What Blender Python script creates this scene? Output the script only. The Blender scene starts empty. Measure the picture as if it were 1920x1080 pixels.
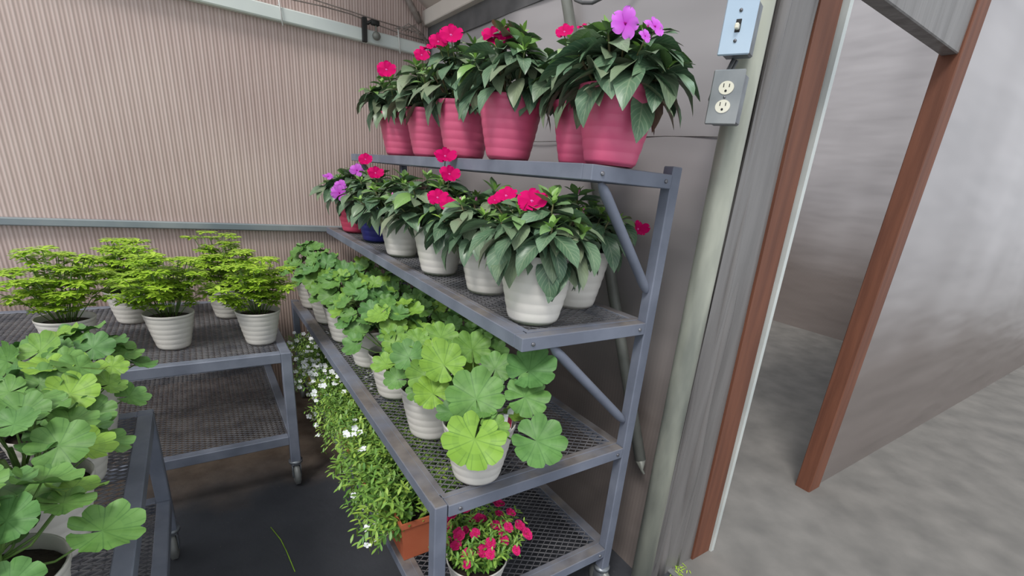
import bpy, math, random
from mathutils import Vector, Matrix
PI = math.pi
C = bpy.context.scene.collection

# ------------------------------------------------------------------ camera, world, sun, exposure
sc = bpy.context.scene
R_, U_, F_ = Vector((0.81868, -0.56657, 0.09364)), Vector((0.12161, 0.33043, 0.93596)), Vector((0.56123, 0.75486, -0.33942))
cd = bpy.data.cameras.new('camera'); cam = bpy.data.objects.new('camera', cd); C.objects.link(cam)
cam.matrix_world = Matrix(((R_.x, U_.x, -F_.x, -1.0979), (R_.y, U_.y, -F_.y, -0.9334), (R_.z, U_.z, -F_.z, 1.4783), (0, 0, 0, 1)))
cd.sensor_width = 36; cd.lens = 879.08 / 1920 * 36; cd.shift_x = -48.4 / 1920; cd.shift_y = 119.7 / 1920
cd.clip_start = 0.02
sc.camera = cam
w = bpy.data.worlds.new('world'); sc.world = w; w.use_nodes = True
w.node_tree.nodes['Background'].inputs[0].default_value = (0.90, 0.95, 1.0, 1)
w.node_tree.nodes['Background'].inputs[1].default_value = 0.98
sd = bpy.data.lights.new('sun', 'SUN'); sd.energy = 2.0; sd.angle = math.radians(16); sd.color = (1.0, 0.97, 0.93)
sun = bpy.data.objects.new('sun', sd); C.objects.link(sun)
sun.rotation_euler = Vector((0.62, 0.42, -0.95)).to_track_quat('-Z', 'Y').to_euler()
sc.view_settings.view_transform = 'Standard'; sc.view_settings.look = 'None'
sc.view_settings.gamma = 1; sc.view_settings.exposure = 0.12; sc.view_settings.use_curve_mapping = False

# ------------------------------------------------------------------ materials
def srgb(r, g, b):
    f = lambda c: (c / 255 / 12.92) if c / 255 <= 0.04045 else ((c / 255 + 0.055) / 1.055) ** 2.4
    return (f(r), f(g), f(b), 1)
class NT:
    def __init__(s, name, rough=0.6, metal=0.0, spec=0.5):
        s.m = bpy.data.materials.new(name); s.m.use_nodes = True; s.t = s.m.node_tree
        s.b = s.t.nodes['Principled BSDF']; s.b.inputs['Roughness'].default_value = rough
        s.b.inputs['Metallic'].default_value = metal; s.b.inputs['Specular IOR Level'].default_value = spec
    def n(s, typ, **kw):
        nd = s.t.nodes.new(typ)
        for k, v in kw.items(): setattr(nd, k, v)
        return nd
    def l(s, a, b): s.t.links.new(a, b)
    def math(s, op, a, b=None, c=None, clamp=False):
        nd = s.n('ShaderNodeMath', operation=op); nd.use_clamp = clamp
        for i, v in enumerate((a, b, c)):
            if v is None: continue
            if isinstance(v, (int, float)): nd.inputs[i].default_value = v
            else: s.l(v, nd.inputs[i])
        return nd.outputs[0]
    def mix(s, f, a, b, mode='MIX'):
        nd = s.n('ShaderNodeMix', data_type='RGBA', blend_type=mode)
        for i, v in ((0, f), (6, a), (7, b)):
            if isinstance(v, (int, float, tuple)): nd.inputs[i].default_value = v
            else: s.l(v, nd.inputs[i])
        return nd.outputs[2]
    def noise(s, scale, detail=4, co='Object', sc3=None, rough=0.5):
        tc = s.n('ShaderNodeTexCoord'); o = tc.outputs[co]
        if sc3:
            mp = s.n('ShaderNodeMapping'); mp.inputs['Scale'].default_value = sc3; s.l(o, mp.inputs[0]); o = mp.outputs[0]
        nd = s.n('ShaderNodeTexNoise'); nd.inputs['Scale'].default_value = scale; nd.inputs['Detail'].default_value = detail
        nd.inputs['Roughness'].default_value = rough
        s.l(o, nd.inputs['Vector']); return nd.outputs['Fac']
    def ramp(s, v, lo, hi):
        nd = s.n('ShaderNodeMapRange'); nd.inputs[1].default_value = lo; nd.inputs[2].default_value = hi
        s.l(v, nd.inputs[0]); return nd.outputs[0]
    def color(s, c):
        if isinstance(c, tuple): s.b.inputs['Base Color'].default_value = c
        else: s.l(c, s.b.inputs['Base Color'])
        return s
    def bump(s, h, strength=0.3, dist=0.01):
        nd = s.n('ShaderNodeBump'); nd.inputs['Strength'].default_value = strength; nd.inputs['Distance'].default_value = dist
        s.l(h, nd.inputs['Height']); s.l(nd.outputs[0], s.b.inputs['Normal']); return s
def two(name, a, b, scale=8, rough=0.6, metal=0.0, bump=0.0, lo=.35, hi=.65, sc3=None, spec=0.5, dist=.01):
    t = NT(name, rough, metal, spec); f = t.noise(scale, 5, sc3=sc3)
    t.color(t.mix(t.ramp(f, lo, hi), a, b))
    if bump: t.bump(f, bump, dist)
    return t.m
def leaf_mat(name, dark, light, young, vein, pairs=9, slope=2.0, vstr=0.6, rough=0.42, patch=None):
    """uv: u across (0.5 = midrib), v along; attribute tint: 0 mature, 1 young"""
    t = NT(name, rough, 0, 0.45)
    uv = t.n('ShaderNodeUVMap'); sp = t.n('ShaderNodeSeparateXYZ'); t.l(uv.outputs[0], sp.inputs[0])
    a = t.math('ABSOLUTE', t.math('SUBTRACT', sp.outputs[0], 0.5))
    mid = t.math('SUBTRACT', 1.0, t.math('MULTIPLY', a, 22.0), clamp=True)
    ph = t.math('FRACT', t.math('MULTIPLY', t.math('SUBTRACT', sp.outputs[1], t.math('MULTIPLY', a, slope / pairs * 2.2)), float(pairs)))
    lat = t.math('SUBTRACT', 1.0, t.math('MULTIPLY', t.math('ABSOLUTE', t.math('SUBTRACT', ph, 0.5)), 7.0), clamp=True)
    lat = t.math('MULTIPLY', lat, 0.75)
    v = t.math('MAXIMUM', mid, lat)
    at = t.n('ShaderNodeAttribute', attribute_name='tint')
    sa = t.n('ShaderNodeSeparateColor'); t.l(at.outputs['Color'], sa.inputs[0])
    base = t.mix(t.ramp(t.noise(14, 3), .35, .65), dark, light)
    if patch: base = t.mix(t.math('MULTIPLY', t.ramp(sa.outputs[1], .5, 1.0), .8), base, patch)
    base = t.mix(t.math('MULTIPLY', v, vstr), base, vein)
    base = t.mix(sa.outputs[0], base, young)
    t.color(base)
    t.bump(v, -0.5, 0.002)
    return t.m
def ger_mat():
    """uv: u = angle/2pi, v = radius"""
    t = NT('geranium_leaf', 0.5, 0, 0.35)
    uv = t.n('ShaderNodeUVMap'); sp = t.n('ShaderNodeSeparateXYZ'); t.l(uv.outputs[0], sp.inputs[0])
    def veins(n, off, width):
        fr = t.math('FRACT', t.math('ADD', t.math('MULTIPLY', sp.outputs[0], float(n)), off))
        d = t.math('MULTIPLY', t.math('MULTIPLY', t.math('ABSOLUTE', t.math('SUBTRACT', fr, 0.5)), 6.28 / n), sp.outputs[1])
        return t.math('SUBTRACT', 1.0, t.math('MULTIPLY', d, 1.0 / width), clamp=True)
    v1 = veins(8, 0.5, 0.028)
    v2 = t.math('MULTIPLY', veins(16, 0.0, 0.022), t.math('GREATER_THAN', sp.outputs[1], 0.5))
    v3 = t.math('MULTIPLY', veins(32, 0.0, 0.016), t.math('GREATER_THAN', sp.outputs[1], 0.72))
    v = t.math('MAXIMUM', v1, t.math('MULTIPLY', v2, .6))
    at = t.n('ShaderNodeAttribute', attribute_name='tint')
    sa = t.n('ShaderNodeSeparateColor'); t.l(at.outputs['Color'], sa.inputs[0])
    base = t.mix(t.ramp(t.noise(20, 4), .3, .7), srgb(68, 110, 56), srgb(96, 140, 78))
    base = t.mix(sa.outputs[0], base, srgb(130, 168, 62))
    base = t.mix(t.math('MULTIPLY', t.math('LESS_THAN', t.math('ABSOLUTE', t.math('SUBTRACT', sp.outputs[1], .58)), .1), .14), base, srgb(52, 96, 40))
    v = t.math('MULTIPLY', v, t.math('ADD', .35, t.math('MULTIPLY', sp.outputs[1], .65)))
    base = t.mix(t.math('MULTIPLY', v, .75), base, srgb(44, 88, 38))
    t.color(base); t.bump(v, -0.45, 0.004)
    return t.m
def poly_mat(name, a, b, c, dirt, axis):
    """twin-wall polycarbonate: vertical flutes"""
    t = NT(name, 0.38, 0, 0.5)
    tc = t.n('ShaderNodeTexCoord'); sp = t.n('ShaderNodeSeparateXYZ'); t.l(tc.outputs['Object'], sp.inputs[0])
    x = sp.outputs[axis]
    s1 = t.math('SINE', t.math('MULTIPLY', x, 2 * PI / 0.0155))
    s2 = t.math('SINE', t.math('MULTIPLY', x, 2 * PI / 0.047))
    rib = t.ramp(t.math('ADD', s1, t.math('MULTIPLY', s2, .35)), -1.3, 1.3)
    base = t.mix(t.ramp(t.noise(1.6, 4), .35, .65), a, b)
    base = t.mix(t.math('MULTIPLY', t.math('POWER', rib, 3.0), .38), base, c)
    base = t.mix(t.math('MULTIPLY', t.math('POWER', t.math('SUBTRACT', 1.0, rib), 3.0), .35), base, dirt)
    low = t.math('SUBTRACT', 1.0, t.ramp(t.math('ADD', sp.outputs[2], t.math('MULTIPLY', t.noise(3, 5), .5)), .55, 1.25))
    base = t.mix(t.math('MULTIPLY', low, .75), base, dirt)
    t.color(base); t.bump(rib, 0.5, 0.004)
    return t.m
M = {}
def mats():
    M['steel'] = two('grey_blue_paint', srgb(104, 110, 124), srgb(126, 132, 146), 9, 0.45, 0.0, 0.05)
    t = NT('dusty_rack_paint', 0.6)
    f = t.ramp(t.noise(7, 6), .42, .7)
    g = t.n('ShaderNodeNewGeometry'); sp = t.n('ShaderNodeSeparateXYZ'); t.l(g.outputs['Normal'], sp.inputs[0])
    up = t.ramp(sp.outputs[2], .5, .95)
    base = t.mix(f, srgb(106, 112, 127), srgb(124, 130, 145))
    dust = t.mix(t.ramp(t.noise(18, 6), .4, .65), srgb(122, 116, 112), srgb(98, 92, 90))
    t.color(t.mix(t.math('MULTIPLY', up, t.ramp(t.noise(5, 4), .3, .6)), base, dust)); t.bump(t.noise(60, 3), .08, .003)
    M['rack'] = t.m
    M['mesh'] = two('expanded_metal', srgb(98, 98, 104), srgb(132, 130, 132), 14, 0.5, 0.1)
    M['bolt'] = two('bolt', srgb(140, 140, 145), srgb(110, 110, 116), 40, 0.35, 0.6)
    M['galv'] = two('galvanised_pipe', srgb(108, 112, 106), srgb(176, 178, 164), 7, 0.42, 0.25, 0.08, .35, .62, (1, 1, .25))
    M['galvdark'] = two('dull_pipe', srgb(104, 106, 100), srgb(130, 132, 126), 7, 0.5, 0.2)
    M['box'] = two('pressed_steel_box', srgb(110, 114, 120), srgb(140, 146, 152), 24, 0.4, 0.45, 0.05)
    M['plate'] = two('bright_cover_plate', srgb(176, 196, 214), srgb(188, 206, 222), 5, 0.28, 0.25)
    M['plate2'] = two('brushed_cover_plate', srgb(132, 136, 138), srgb(158, 160, 160), 9, 0.3, 0.55)
    M['ivory'] = two('ivory_plastic', srgb(222, 218, 198), srgb(232, 228, 212), 5, 0.35)
    M['black'] = two('black', srgb(24, 24, 24), srgb(34, 33, 32), 9, 0.6)
    M['cable'] = two('grey_cable', srgb(78, 80, 82), srgb(98, 98, 100), 9, 0.5)
    M['wire'] = two('rusty_wire', srgb(118, 106, 100), srgb(146, 136, 130), 30, 0.5)
    M['tie'] = two('white_zip_tie', srgb(225, 225, 222), srgb(210, 210, 208), 9, 0.4)
    M['rail'] = two('painted_rail', srgb(206, 214, 212), srgb(222, 228, 222), 3, 0.45, 0.0, 0.03)
    M['rail2'] = two('grey_rail', srgb(120, 132, 138), srgb(146, 154, 156), 4, 0.45, 0.1)
    M['beam'] = two('beam_paint', srgb(206, 198, 190), srgb(218, 210, 202), 3, 0.5)
    M['roof'] = two('roof_sheet', srgb(190, 178, 170), srgb(204, 192, 184), 3, 0.5)
    M['wood'] = two('red_brown_wood', srgb(98, 58, 42), srgb(120, 74, 54), 5, 0.7, 0, 0.25, .3, .7, (6, 6, .5))
    M['white'] = two('white_trim', srgb(186, 192, 190), srgb(204, 208, 204), 6, 0.45)
    M['strip'] = two('slotted_strip', srgb(136, 138, 136), srgb(112, 114, 112), 14, 0.45, .2)
    t = NT('plastic_film', 0.42, 0, 0.4)
    f1 = t.noise(1.1, 2, sc3=(1, 1, .8)); f2 = t.noise(1.7, 2, sc3=(.6, .6, 2.4), rough=.4)
    base = t.mix(t.ramp(f1, .35, .65), srgb(160, 156, 158), srgb(178, 174, 176))
    tc = t.n('ShaderNodeTexCoord'); sp = t.n('ShaderNodeSeparateXYZ'); t.l(tc.outputs['Object'], sp.inputs[0])
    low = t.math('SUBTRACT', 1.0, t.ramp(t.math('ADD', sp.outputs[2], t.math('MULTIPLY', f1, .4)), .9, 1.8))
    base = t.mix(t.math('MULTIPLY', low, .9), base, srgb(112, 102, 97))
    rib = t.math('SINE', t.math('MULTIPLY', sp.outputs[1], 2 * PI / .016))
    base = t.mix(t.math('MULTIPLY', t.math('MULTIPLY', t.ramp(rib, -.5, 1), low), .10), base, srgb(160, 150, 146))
    t.color(base); t.bump(f2, .5, .05); M['film'] = t.m
    M['gathered'] = two('gathered_film', srgb(104, 101, 100), srgb(126, 123, 122), 3, 0.38, 0, .3, .35, .65, (5, 5, .5), .5, .02)
    M['poly'] = poly_mat('polycarbonate_end_wall', srgb(186, 162, 156), srgb(200, 178, 170), srgb(226, 212, 206), srgb(128, 110, 96), 0)
    # ground
    t = NT('ground_cloth', 0.85)
    tc = t.n('ShaderNodeTexCoord'); br = t.n('ShaderNodeTexChecker'); br.inputs['Scale'].default_value = 260; t.l(tc.outputs['Object'], br.inputs['Vector'])
    base = t.mix(t.ramp(t.noise(3, 6), .35, .7), srgb(54, 56, 62), srgb(72, 74, 80))
    base = t.mix(t.math('MULTIPLY', br.outputs['Fac'], .12), base, srgb(30, 30, 32))
    sp = t.n('ShaderNodeSeparateXYZ'); t.l(tc.outputs['Object'], sp.inputs[0])
    far = t.ramp(t.math('ADD', sp.outputs[1], t.math('MULTIPLY', t.noise(2.5, 6), .9)), 1.6, 2.05)
    base = t.mix(far, base, t.mix(t.ramp(t.noise(9, 8), .35, .65), srgb(92, 78, 66), srgb(120, 106, 94)))
    spk = t.ramp(t.noise(120, 2), .73, .78)
    base = t.mix(t.math('MULTIPLY', spk, .6), base, srgb(150, 145, 135))
    t.color(base); t.bump(t.noise(30, 6), .25, .01); M['cloth'] = t.m
    M['concrete'] = two('concrete', srgb(104, 102, 99), srgb(126, 123, 119), 5, 0.85, 0, .2, .3, .7)
    M['soil'] = two('potting_soil', srgb(32, 26, 22), srgb(58, 48, 40), 40, 0.95, 0, .8, .35, .65)
    M['white_pot'] = two('white_plastic', srgb(214, 210, 202), srgb(226, 222, 215), 4, 0.4)
    M['pink_pot'] = two('pink_plastic', srgb(210, 88, 126), srgb(218, 98, 134), 4, 0.42)
    M['rose_pot'] = two('rose_plastic', srgb(188, 66, 96), srgb(198, 74, 104), 4, 0.42)
    M['blue_pot'] = two('navy_plastic', srgb(30, 32, 98), srgb(40, 42, 112), 4, 0.42)
    M['terra'] = two('terracotta_plastic', srgb(186, 98, 66), srgb(198, 112, 78), 6, 0.6)
    M['imp'] = leaf_mat('impatiens_leaf', srgb(64, 94, 72), srgb(98, 126, 98), srgb(132, 174, 74), srgb(150, 164, 134), 9, 2.2, .55, .36, srgb(138, 146, 118))
    M['ger'] = ger_mat()
    M['fine'] = leaf_mat('fine_leaf', srgb(74, 120, 52), srgb(98, 148, 66), srgb(166, 196, 84), srgb(140, 180, 100), 4, 1, .2)
    M['fern'] = leaf_mat('feathery_leaf', srgb(126, 172, 40), srgb(158, 200, 56), srgb(196, 220, 80), srgb(120, 160, 40), 5, 2, .3)
    M['stem'] = two('green_stem', srgb(92, 128, 58), srgb(120, 152, 80), 20, 0.5)
    M['redstem'] = two('reddish_stem', srgb(104, 84, 58), srgb(96, 116, 62), 20, 0.5)
    def petal(name, a, b, eye):
        t = NT(name, 0.7, 0, .12); uv = t.n('ShaderNodeUVMap'); sp = t.n('ShaderNodeSeparateXYZ'); t.l(uv.outputs[0], sp.inputs[0])
        base = t.mix(sp.outputs[1], a, b); e = t.math('LESS_THAN', sp.outputs[1], .07)
        t.color(t.mix(e, base, eye)); return t.m
    M['magenta'] = petal('magenta_petal', srgb(178, 0, 84), srgb(200, 0, 98), srgb(225, 120, 190))
    M['lilac'] = petal('lilac_petal', srgb(176, 62, 180), srgb(200, 112, 212), srgb(150, 20, 120))
    M['rose'] = petal('rose_petal', srgb(150, 10, 60), srgb(206, 40, 110), srgb(230, 150, 60))
    M['whitefl'] = petal('white_petal', srgb(232, 236, 238), srgb(240, 242, 246), srgb(210, 220, 150))
    M['tag'] = two('plant_tag', srgb(214, 218, 220), srgb(228, 230, 230), 10, 0.4)
    M['tagpink'] = two('plant_tag_print', srgb(196, 36, 96), srgb(176, 50, 80), 60, 0.4)
mats()

# ------------------------------------------------------------------ mesh builder
class MB:
    def __init__(s): s.v = []; s.f = []; s.uv = []; s.t = []; s.mi = []
    def add(s, verts, faces, uvs=None, tint=(0, 0), mi=0):
        o = len(s.v); s.v += [tuple(p) for p in verts]
        for f in faces:
            s.f.append([o + i for i in f]); s.mi.append(mi)
            s.uv += [uvs[i] if uvs else (0, 0) for i in f]
        s.t += [tint] * len(verts)
        return s
    def box(s, a, b, mi=0, mat=None):
        (x0, y0, z0), (x1, y1, z1) = a, b
        vs = [Vector((x, y, z)) for z in (z0, z1) for y in (y0, y1) for x in (x0, x1)]
        if mat: vs = [mat @ p for p in vs]
        return s.add(vs, [(0, 2, 3, 1), (4, 5, 7, 6), (0, 1, 5, 4), (2, 6, 7, 3), (0, 4, 6, 2), (1, 3, 7, 5)], mi=mi)
    def bbox(s, a, b, bev=.002, mi=0, mat=None):
        """box with chamfered edges"""
        lo = [min(a[i], b[i]) for i in range(3)]; hi = [max(a[i], b[i]) for i in range(3)]
        bev = min(bev, min(hi[i] - lo[i] for i in range(3)) * .4)
        vs = []; idx = {}
        for sx in (0, 1):
            for sy in (0, 1):
                for sz in (0, 1):
                    for ax in range(3):
                        p = [0, 0, 0]
                        for i, sg in enumerate((sx, sy, sz)):
                            e = (hi if sg else lo)[i]
                            p[i] = e if i == ax else e + (-bev if sg else bev)
                        idx[(sx, sy, sz, ax)] = len(vs); vs.append(Vector(p))
        fs = []
        for ax in range(3):
            u, v_ = [i for i in range(3) if i != ax]
            for sg in (0, 1):
                q = []
                for (a1, a2) in ((0, 0), (1, 0), (1, 1), (0, 1)):
                    k = [0, 0, 0]; k[ax] = sg; k[u] = a1; k[v_] = a2; q.append(idx[(*k, ax)])
                fs.append(q)
            # edges along axis ax
            for a1 in (0, 1):
                for a2 in (0, 1):
                    k0 = [0, 0, 0]; k1 = [0, 0, 0]; k0[ax] = 0; k1[ax] = 1
                    for k in (k0, k1): k[u] = a1; k[v_] = a2
                    fs.append([idx[(*k0, u)], idx[(*k1, u)], idx[(*k1, v_)], idx[(*k0, v_)]])
        for sx in (0, 1):
            for sy in (0, 1):
                for sz in (0, 1): fs.append([idx[(sx, sy, sz, i)] for i in range(3)])
        c = sum(vs, Vector()) / len(vs); out = []
        for f in fs:
            n = (vs[f[1]] - vs[f[0]]).cross(vs[f[2]] - vs[f[0]])
            m = sum((vs[i] for i in f), Vector()) / len(f)
            out.append(f if n.dot(m - c) > 0 else f[::-1])
        if mat: vs = [mat @ p for p in vs]
        return s.add(vs, out, mi=mi)
    def tube(s, pts, r, n=10, cap=True, mi=0, tint=(0, 0)):
        pts = [Vector(p) for p in pts]; rr = r if isinstance(r, (list, tuple)) else [r] * len(pts)
        vs = []; fs = []; prev = None
        for i, p in enumerate(pts):
            d = (pts[min(i + 1, len(pts) - 1)] - pts[max(i - 1, 0)]).normalized()
            if prev is None: x = d.orthogonal().normalized()
            else: x = (prev - d * prev.dot(d)).normalized()
            prev = x; y = d.cross(x)
            for k in range(n):
                a = 2 * PI * k / n; vs.append(p + (x * math.cos(a) + y * math.sin(a)) * rr[i])
        for i in range(len(pts) - 1):
            for k in range(n):
                a = i * n + k; b = i * n + (k + 1) % n; fs.append((a, b, b + n, a + n))
        if cap: fs.append(list(range(n))[::-1]); fs.append([(len(pts) - 1) * n + k for k in range(n)])
        return s.add(vs, fs, tint=tint, mi=mi)
    def lathe(s, prof, n=40, c=(0, 0, 0), mi=0):
        vs = []; fs = []
        for (r, z) in prof:
            for k in range(n):
                a = 2 * PI * k / n; vs.append((c[0] + r * math.cos(a), c[1] + r * math.sin(a), c[2] + z))
        for i in range(len(prof) - 1):
            for k in range(n):
                a = i * n + k; b = i * n + (k + 1) % n; fs.append((a, b, b + n, a + n))
        return s.add(vs, fs, mi=mi)
    def build(s, name, mat, parent=None, smooth=False, loc=None):
        me = bpy.data.meshes.new(name); me.from_pydata(s.v, [], s.f)
        for m in (mat if isinstance(mat, list) else [mat]): me.materials.append(m)
        uv = me.uv_layers.new(name='UVMap'); uv.data.foreach_set('uv', [c for p in s.uv for c in p])
        at = me.color_attributes.new('tint', 'FLOAT_COLOR', 'POINT')
        at.data.foreach_set('color', [c for p in s.t for c in (p[0], p[1], 0, 1)])
        me.polygons.foreach_set('material_index', s.mi)
        if smooth: me.polygons.foreach_set('use_smooth', [True] * len(s.f))
        me.update()
        o = bpy.data.objects.new(name, me); C.objects.link(o)
        if parent: o.parent = parent
        if loc: o.location = loc
        return o
def tag(o, label=None, cat=None, group=None, kind=None):
    if label: o['label'] = label
    if cat: o['category'] = cat
    if group: o['group'] = group
    if kind: o['kind'] = kind
    return o
def empty(name, loc, label, cat, group=None, rz=0):
    o = bpy.data.objects.new(name, None); C.objects.link(o); o.location = loc; o.rotation_euler = (0, 0, rz)
    o.empty_display_size = .05
    return tag(o, label, cat, group)
def struct(name, mb, mat, smooth=False): return tag(mb.build(name, mat, smooth=smooth), kind='structure')

# ------------------------------------------------------------------ setting
XW, YW, ZE = 0.22, 2.28, 2.33
struct('floor', MB().box((-4, -3.2, -.05), (.36, 2.5, 0)), M['cloth'])
mb = MB().box((.36, -3.2, -.05), (9, 5.2, .004)); struct('floor_concrete', mb, M['concrete'])
struct('wall_far', MB().box((-4, YW, 0), (XW + .04, YW + .03, 3.3)), M['poly'])
# side wall: film over framing, gently rippled
def rippled(x0, y0, x1, y1, z0, z1, nx, nz, amp, th, rng):
    mb = MB(); d = Vector((x1 - x0, y1 - y0, 0)); L = d.length; d.normalize(); nn = Vector((d.y, -d.x, 0)); vs = []; fs = []
    ph = [rng.uniform(0, 6) for _ in range(8)]
    for side in (0, 1):
        for j in range(nz + 1):
            for i in range(nx + 1):
                u = i / nx * L; z = z0 + (z1 - z0) * j / nz
                h = amp * (math.sin(u * 5 + z * 3.1 + ph[0]) + .6 * math.sin(z * 7 - u * 3 + ph[1]) + .5 * math.sin(u * 13 + z * 9 + ph[2]) + .35 * math.sin(z * 19 + u * 5 + ph[3]))
                vs.append(Vector((x0, y0, z)) + d * u + nn * (h if side == 0 else -th))
    W = nx + 1; N = W * (nz + 1)
    for j in range(nz):
        for i in range(nx):
            a = j * W + i; fs.append((a, a + W, a + W + 1, a + 1)); b = a + N; fs.append((b, b + 1, b + W + 1, b + W))
    return mb.add(vs, fs)
rng = random.Random(3)
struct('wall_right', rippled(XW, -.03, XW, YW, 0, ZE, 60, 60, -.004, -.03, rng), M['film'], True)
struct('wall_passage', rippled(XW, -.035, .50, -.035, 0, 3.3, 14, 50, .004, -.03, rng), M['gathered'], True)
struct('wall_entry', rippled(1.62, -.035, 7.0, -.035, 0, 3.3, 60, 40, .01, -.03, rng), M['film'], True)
mb = MB().box((.3, 3.4, 0), (5.2, 3.44, 4.2)); mb.box((5.2, -.03, 0), (5.24, 3.44, 4.2)); struct('wall_outside', mb, M['film'])
# seam line and folded edge of the film
struct('trim_1', MB().tube([(XW - .006, y, 1.655 + .006 * math.sin(y * 5)) for y in [i * .12 for i in range(0, 19)]], .0018, 6), M['gathered'], True)
# eave beam, roof sheet, purlin
struct('trim_2', MB().bbox((XW - .05, -.6, ZE - .03), (XW + .02, YW, ZE + .05), .004), M['beam'])
struct('trim_3', MB().box((XW - .012, -.02, ZE - .13), (XW + .01, YW, ZE - .03)), M['cable'])
mb = MB()
mb.add([(XW, 1.1, ZE + .05), (XW, YW, ZE + .05), (-.9, YW, ZE + .72), (-.9, 1.1, ZE + .72), (XW, 1.1, ZE + .06), (XW, YW, ZE + .06), (-.9, YW, ZE + .73), (-.9, 1.1, ZE + .73)],
       [(0, 1, 2, 3), (7, 6, 5, 4), (0, 3, 7, 4), (1, 5, 6, 2), (3, 2, 6, 7), (0, 4, 5, 1)])
struct('ceiling', mb, M['roof'])
# film trim: gathered vertical folds between the pipe and the wooden post
mb = MB()
for k, (bx, r) in enumerate([(.235, .012), (.275, .016), (.315, .010), (.36, .018), (.405, .011), (.44, .009)]):
    mb.tube([(bx + .012 * math.sin(z * 2.2 + k) - .012 * z, -.05 - .012 * math.sin(z * 3 + k * 2), z) for z in [i * .11 for i in range(0, 29)]], [r * (1 + .3 * math.sin(i * 1.1 + k)) for i in range(29)], 8)
struct('trim_4', mb, M['gathered'], True)
# door frame: brown timber post, white stop, slotted metal strip, far jamb, header
def leanbox(x0, x1, y0, y1, z1, lean):
    m = MB(); vs = []
    for z, dx in ((0, 0), (z1, lean * z1)):
        for (x, y) in ((x0, y0), (x1, y0), (x1, y1), (x0, y1)): vs.append((x + dx, y, z))
    return m.add(vs, [(3, 2, 1, 0), (4, 5, 6, 7), (0, 1, 5, 4), (1, 2, 6, 5), (2, 3, 7, 6), (3, 0, 4, 7)])
struct('door_frame', leanbox(.485, .60, -.075, .0, 3.2, -.045), M['wood'])
struct('trim_5', leanbox(.602, .622, -.085, -.055, 3.2, -.035), M['white'])
mb = leanbox(.624, .664, -.062, -.05, 3.2, -.035); mb2 = MB()
for i in range(34):
    z = .06 + i * .06; x = .644 - .035 * z
    mb2.bbox((x - .006, -.066, z - .003), (x + .006, -.061, z + .003), .001)
    mb2.bbox((x - .013, -.066, z + .027), (x - .003, -.061, z + .030), .001)
o = struct('trim_6', mb, M['strip']); mb2.build('screw', M['black'], o)
struct('trim_7', MB().bbox((1.50, -.08, 0), (1.62, .0, 3.2), .004), M['wood'])
struct('trim_8', MB().bbox((.52, -.07, 2.12), (1.5, -.01, 3.2), .004), M['gathered'])
struct('baseboard_right', MB().bbox((.335, -1.2, 0), (.36, -.06, .012), .003), M['strip'])

# ------------------------------------------------------------------ end-wall rails, wires, bracket
tag(MB().bbox((-4, YW - .05, 2.135), (XW - .02, YW, 2.20), .006).build('wall_rail', M['rail'], loc=None), 'pale painted steel rail running high across the ribbed end wall', 'rail').rotation_euler = (0, 0, 0)
tag(MB().bbox((-4, YW - .035, 1.065), (XW - .02, YW, 1.10), .004).build('wall_rail', M['rail2']), 'narrow grey steel rail at waist height on the ribbed end wall', 'rail')
mb = MB()
for k in range(2):
    mb.tube([(-3.9 + i * .14, YW - .055 - .008 * k, 2.245 + .02 * k + .006 * math.sin(i * 1.3 + k * 2) - (.03 * max(0, (i - 26)) / 3)) for i in range(30)], .0032, 6)
tag(mb.build('wire', M['wire'], smooth=True), 'thin brownish wires strung just above the high wall rail', 'wire')
br = empty('pulley_bracket', (-.16, YW - .06, 2.19), 'dark metal clamp with small hanging ball on the high wall rail', 'bracket')
MB().bbox((-.045, -.012, -.06), (-.02, .012, .06), .002).build('clamp', M['black'], br)
mb = MB(); mb.tube([(-.02, -.01, .03), (.005, -.015, .05), (.03, -.015, .045)], .008, 8); mb.bbox((.0, -.03, .03), (.045, .0, .055), .004); mb.build('swivel', M['black'], br, True)
mb = MB(); mb.tube([(.025, -.02, .035), (.028, -.02, -.005)], .004, 6)
mb.lathe([(.0001, .022)] + [(.023 * math.sin(PI * k / 10), .022 * math.cos(PI * k / 10)) for k in range(1, 10)] + [(.0001, -.022)], 16, (.028, -.02, -.02)); mb.build('hanging_ball', M['galvdark'], br, True)
for x, lab in ((-.62, 'white zip tie hanging at the left end of the high rail'), (.0, 'white zip tie hanging right of the hanging ball')):
    mb = MB(); mb.tube([(x, YW - .058, 2.25), (x + .004, YW - .062, 2.19), (x + .012, YW - .06, 2.115)], .0035, 6)
    mb.tube([(x, YW - .058, 2.205), (x, YW - .002, 2.21)], .002, 6)
    tag(mb.build('zip_tie', M['tie'], smooth=True), lab, 'zip tie')
mb = MB(); mb.tube([(.015, YW - .03, 2.47), (.06, YW - .04, 2.41), (.10, YW - .04, 2.36), (.14, YW - .04, 2.30)], [.014, .018, .022, .012], 8)
mb.tube([(.13, YW - .04, 2.36), (.16, YW - .04, 2.30), (.165, YW - .03, 2.22)], .005, 6)
tag(mb.build('roof_hook', M['wire'], smooth=True), 'weathered curved metal strap in the corner under the roof', 'bracket')
mb = MB()
for k in range(6):
    r = random.Random(k)
    mb.tube([(-.02 + k * .02, YW - .06, 2.235), (.05 + r.uniform(0, .05), YW - .08, 2.25 + r.uniform(-.01, .03)), (.13, YW - .07, 2.24 + r.uniform(-.02, .02)), (.18, YW - .08, 2.2 - r.uniform(-.02, .03))], .003, 6)
tag(mb.build('wire', M['wire'], smooth=True), 'tangle of loose wire ends bunched in the wall corner', 'wire')

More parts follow.
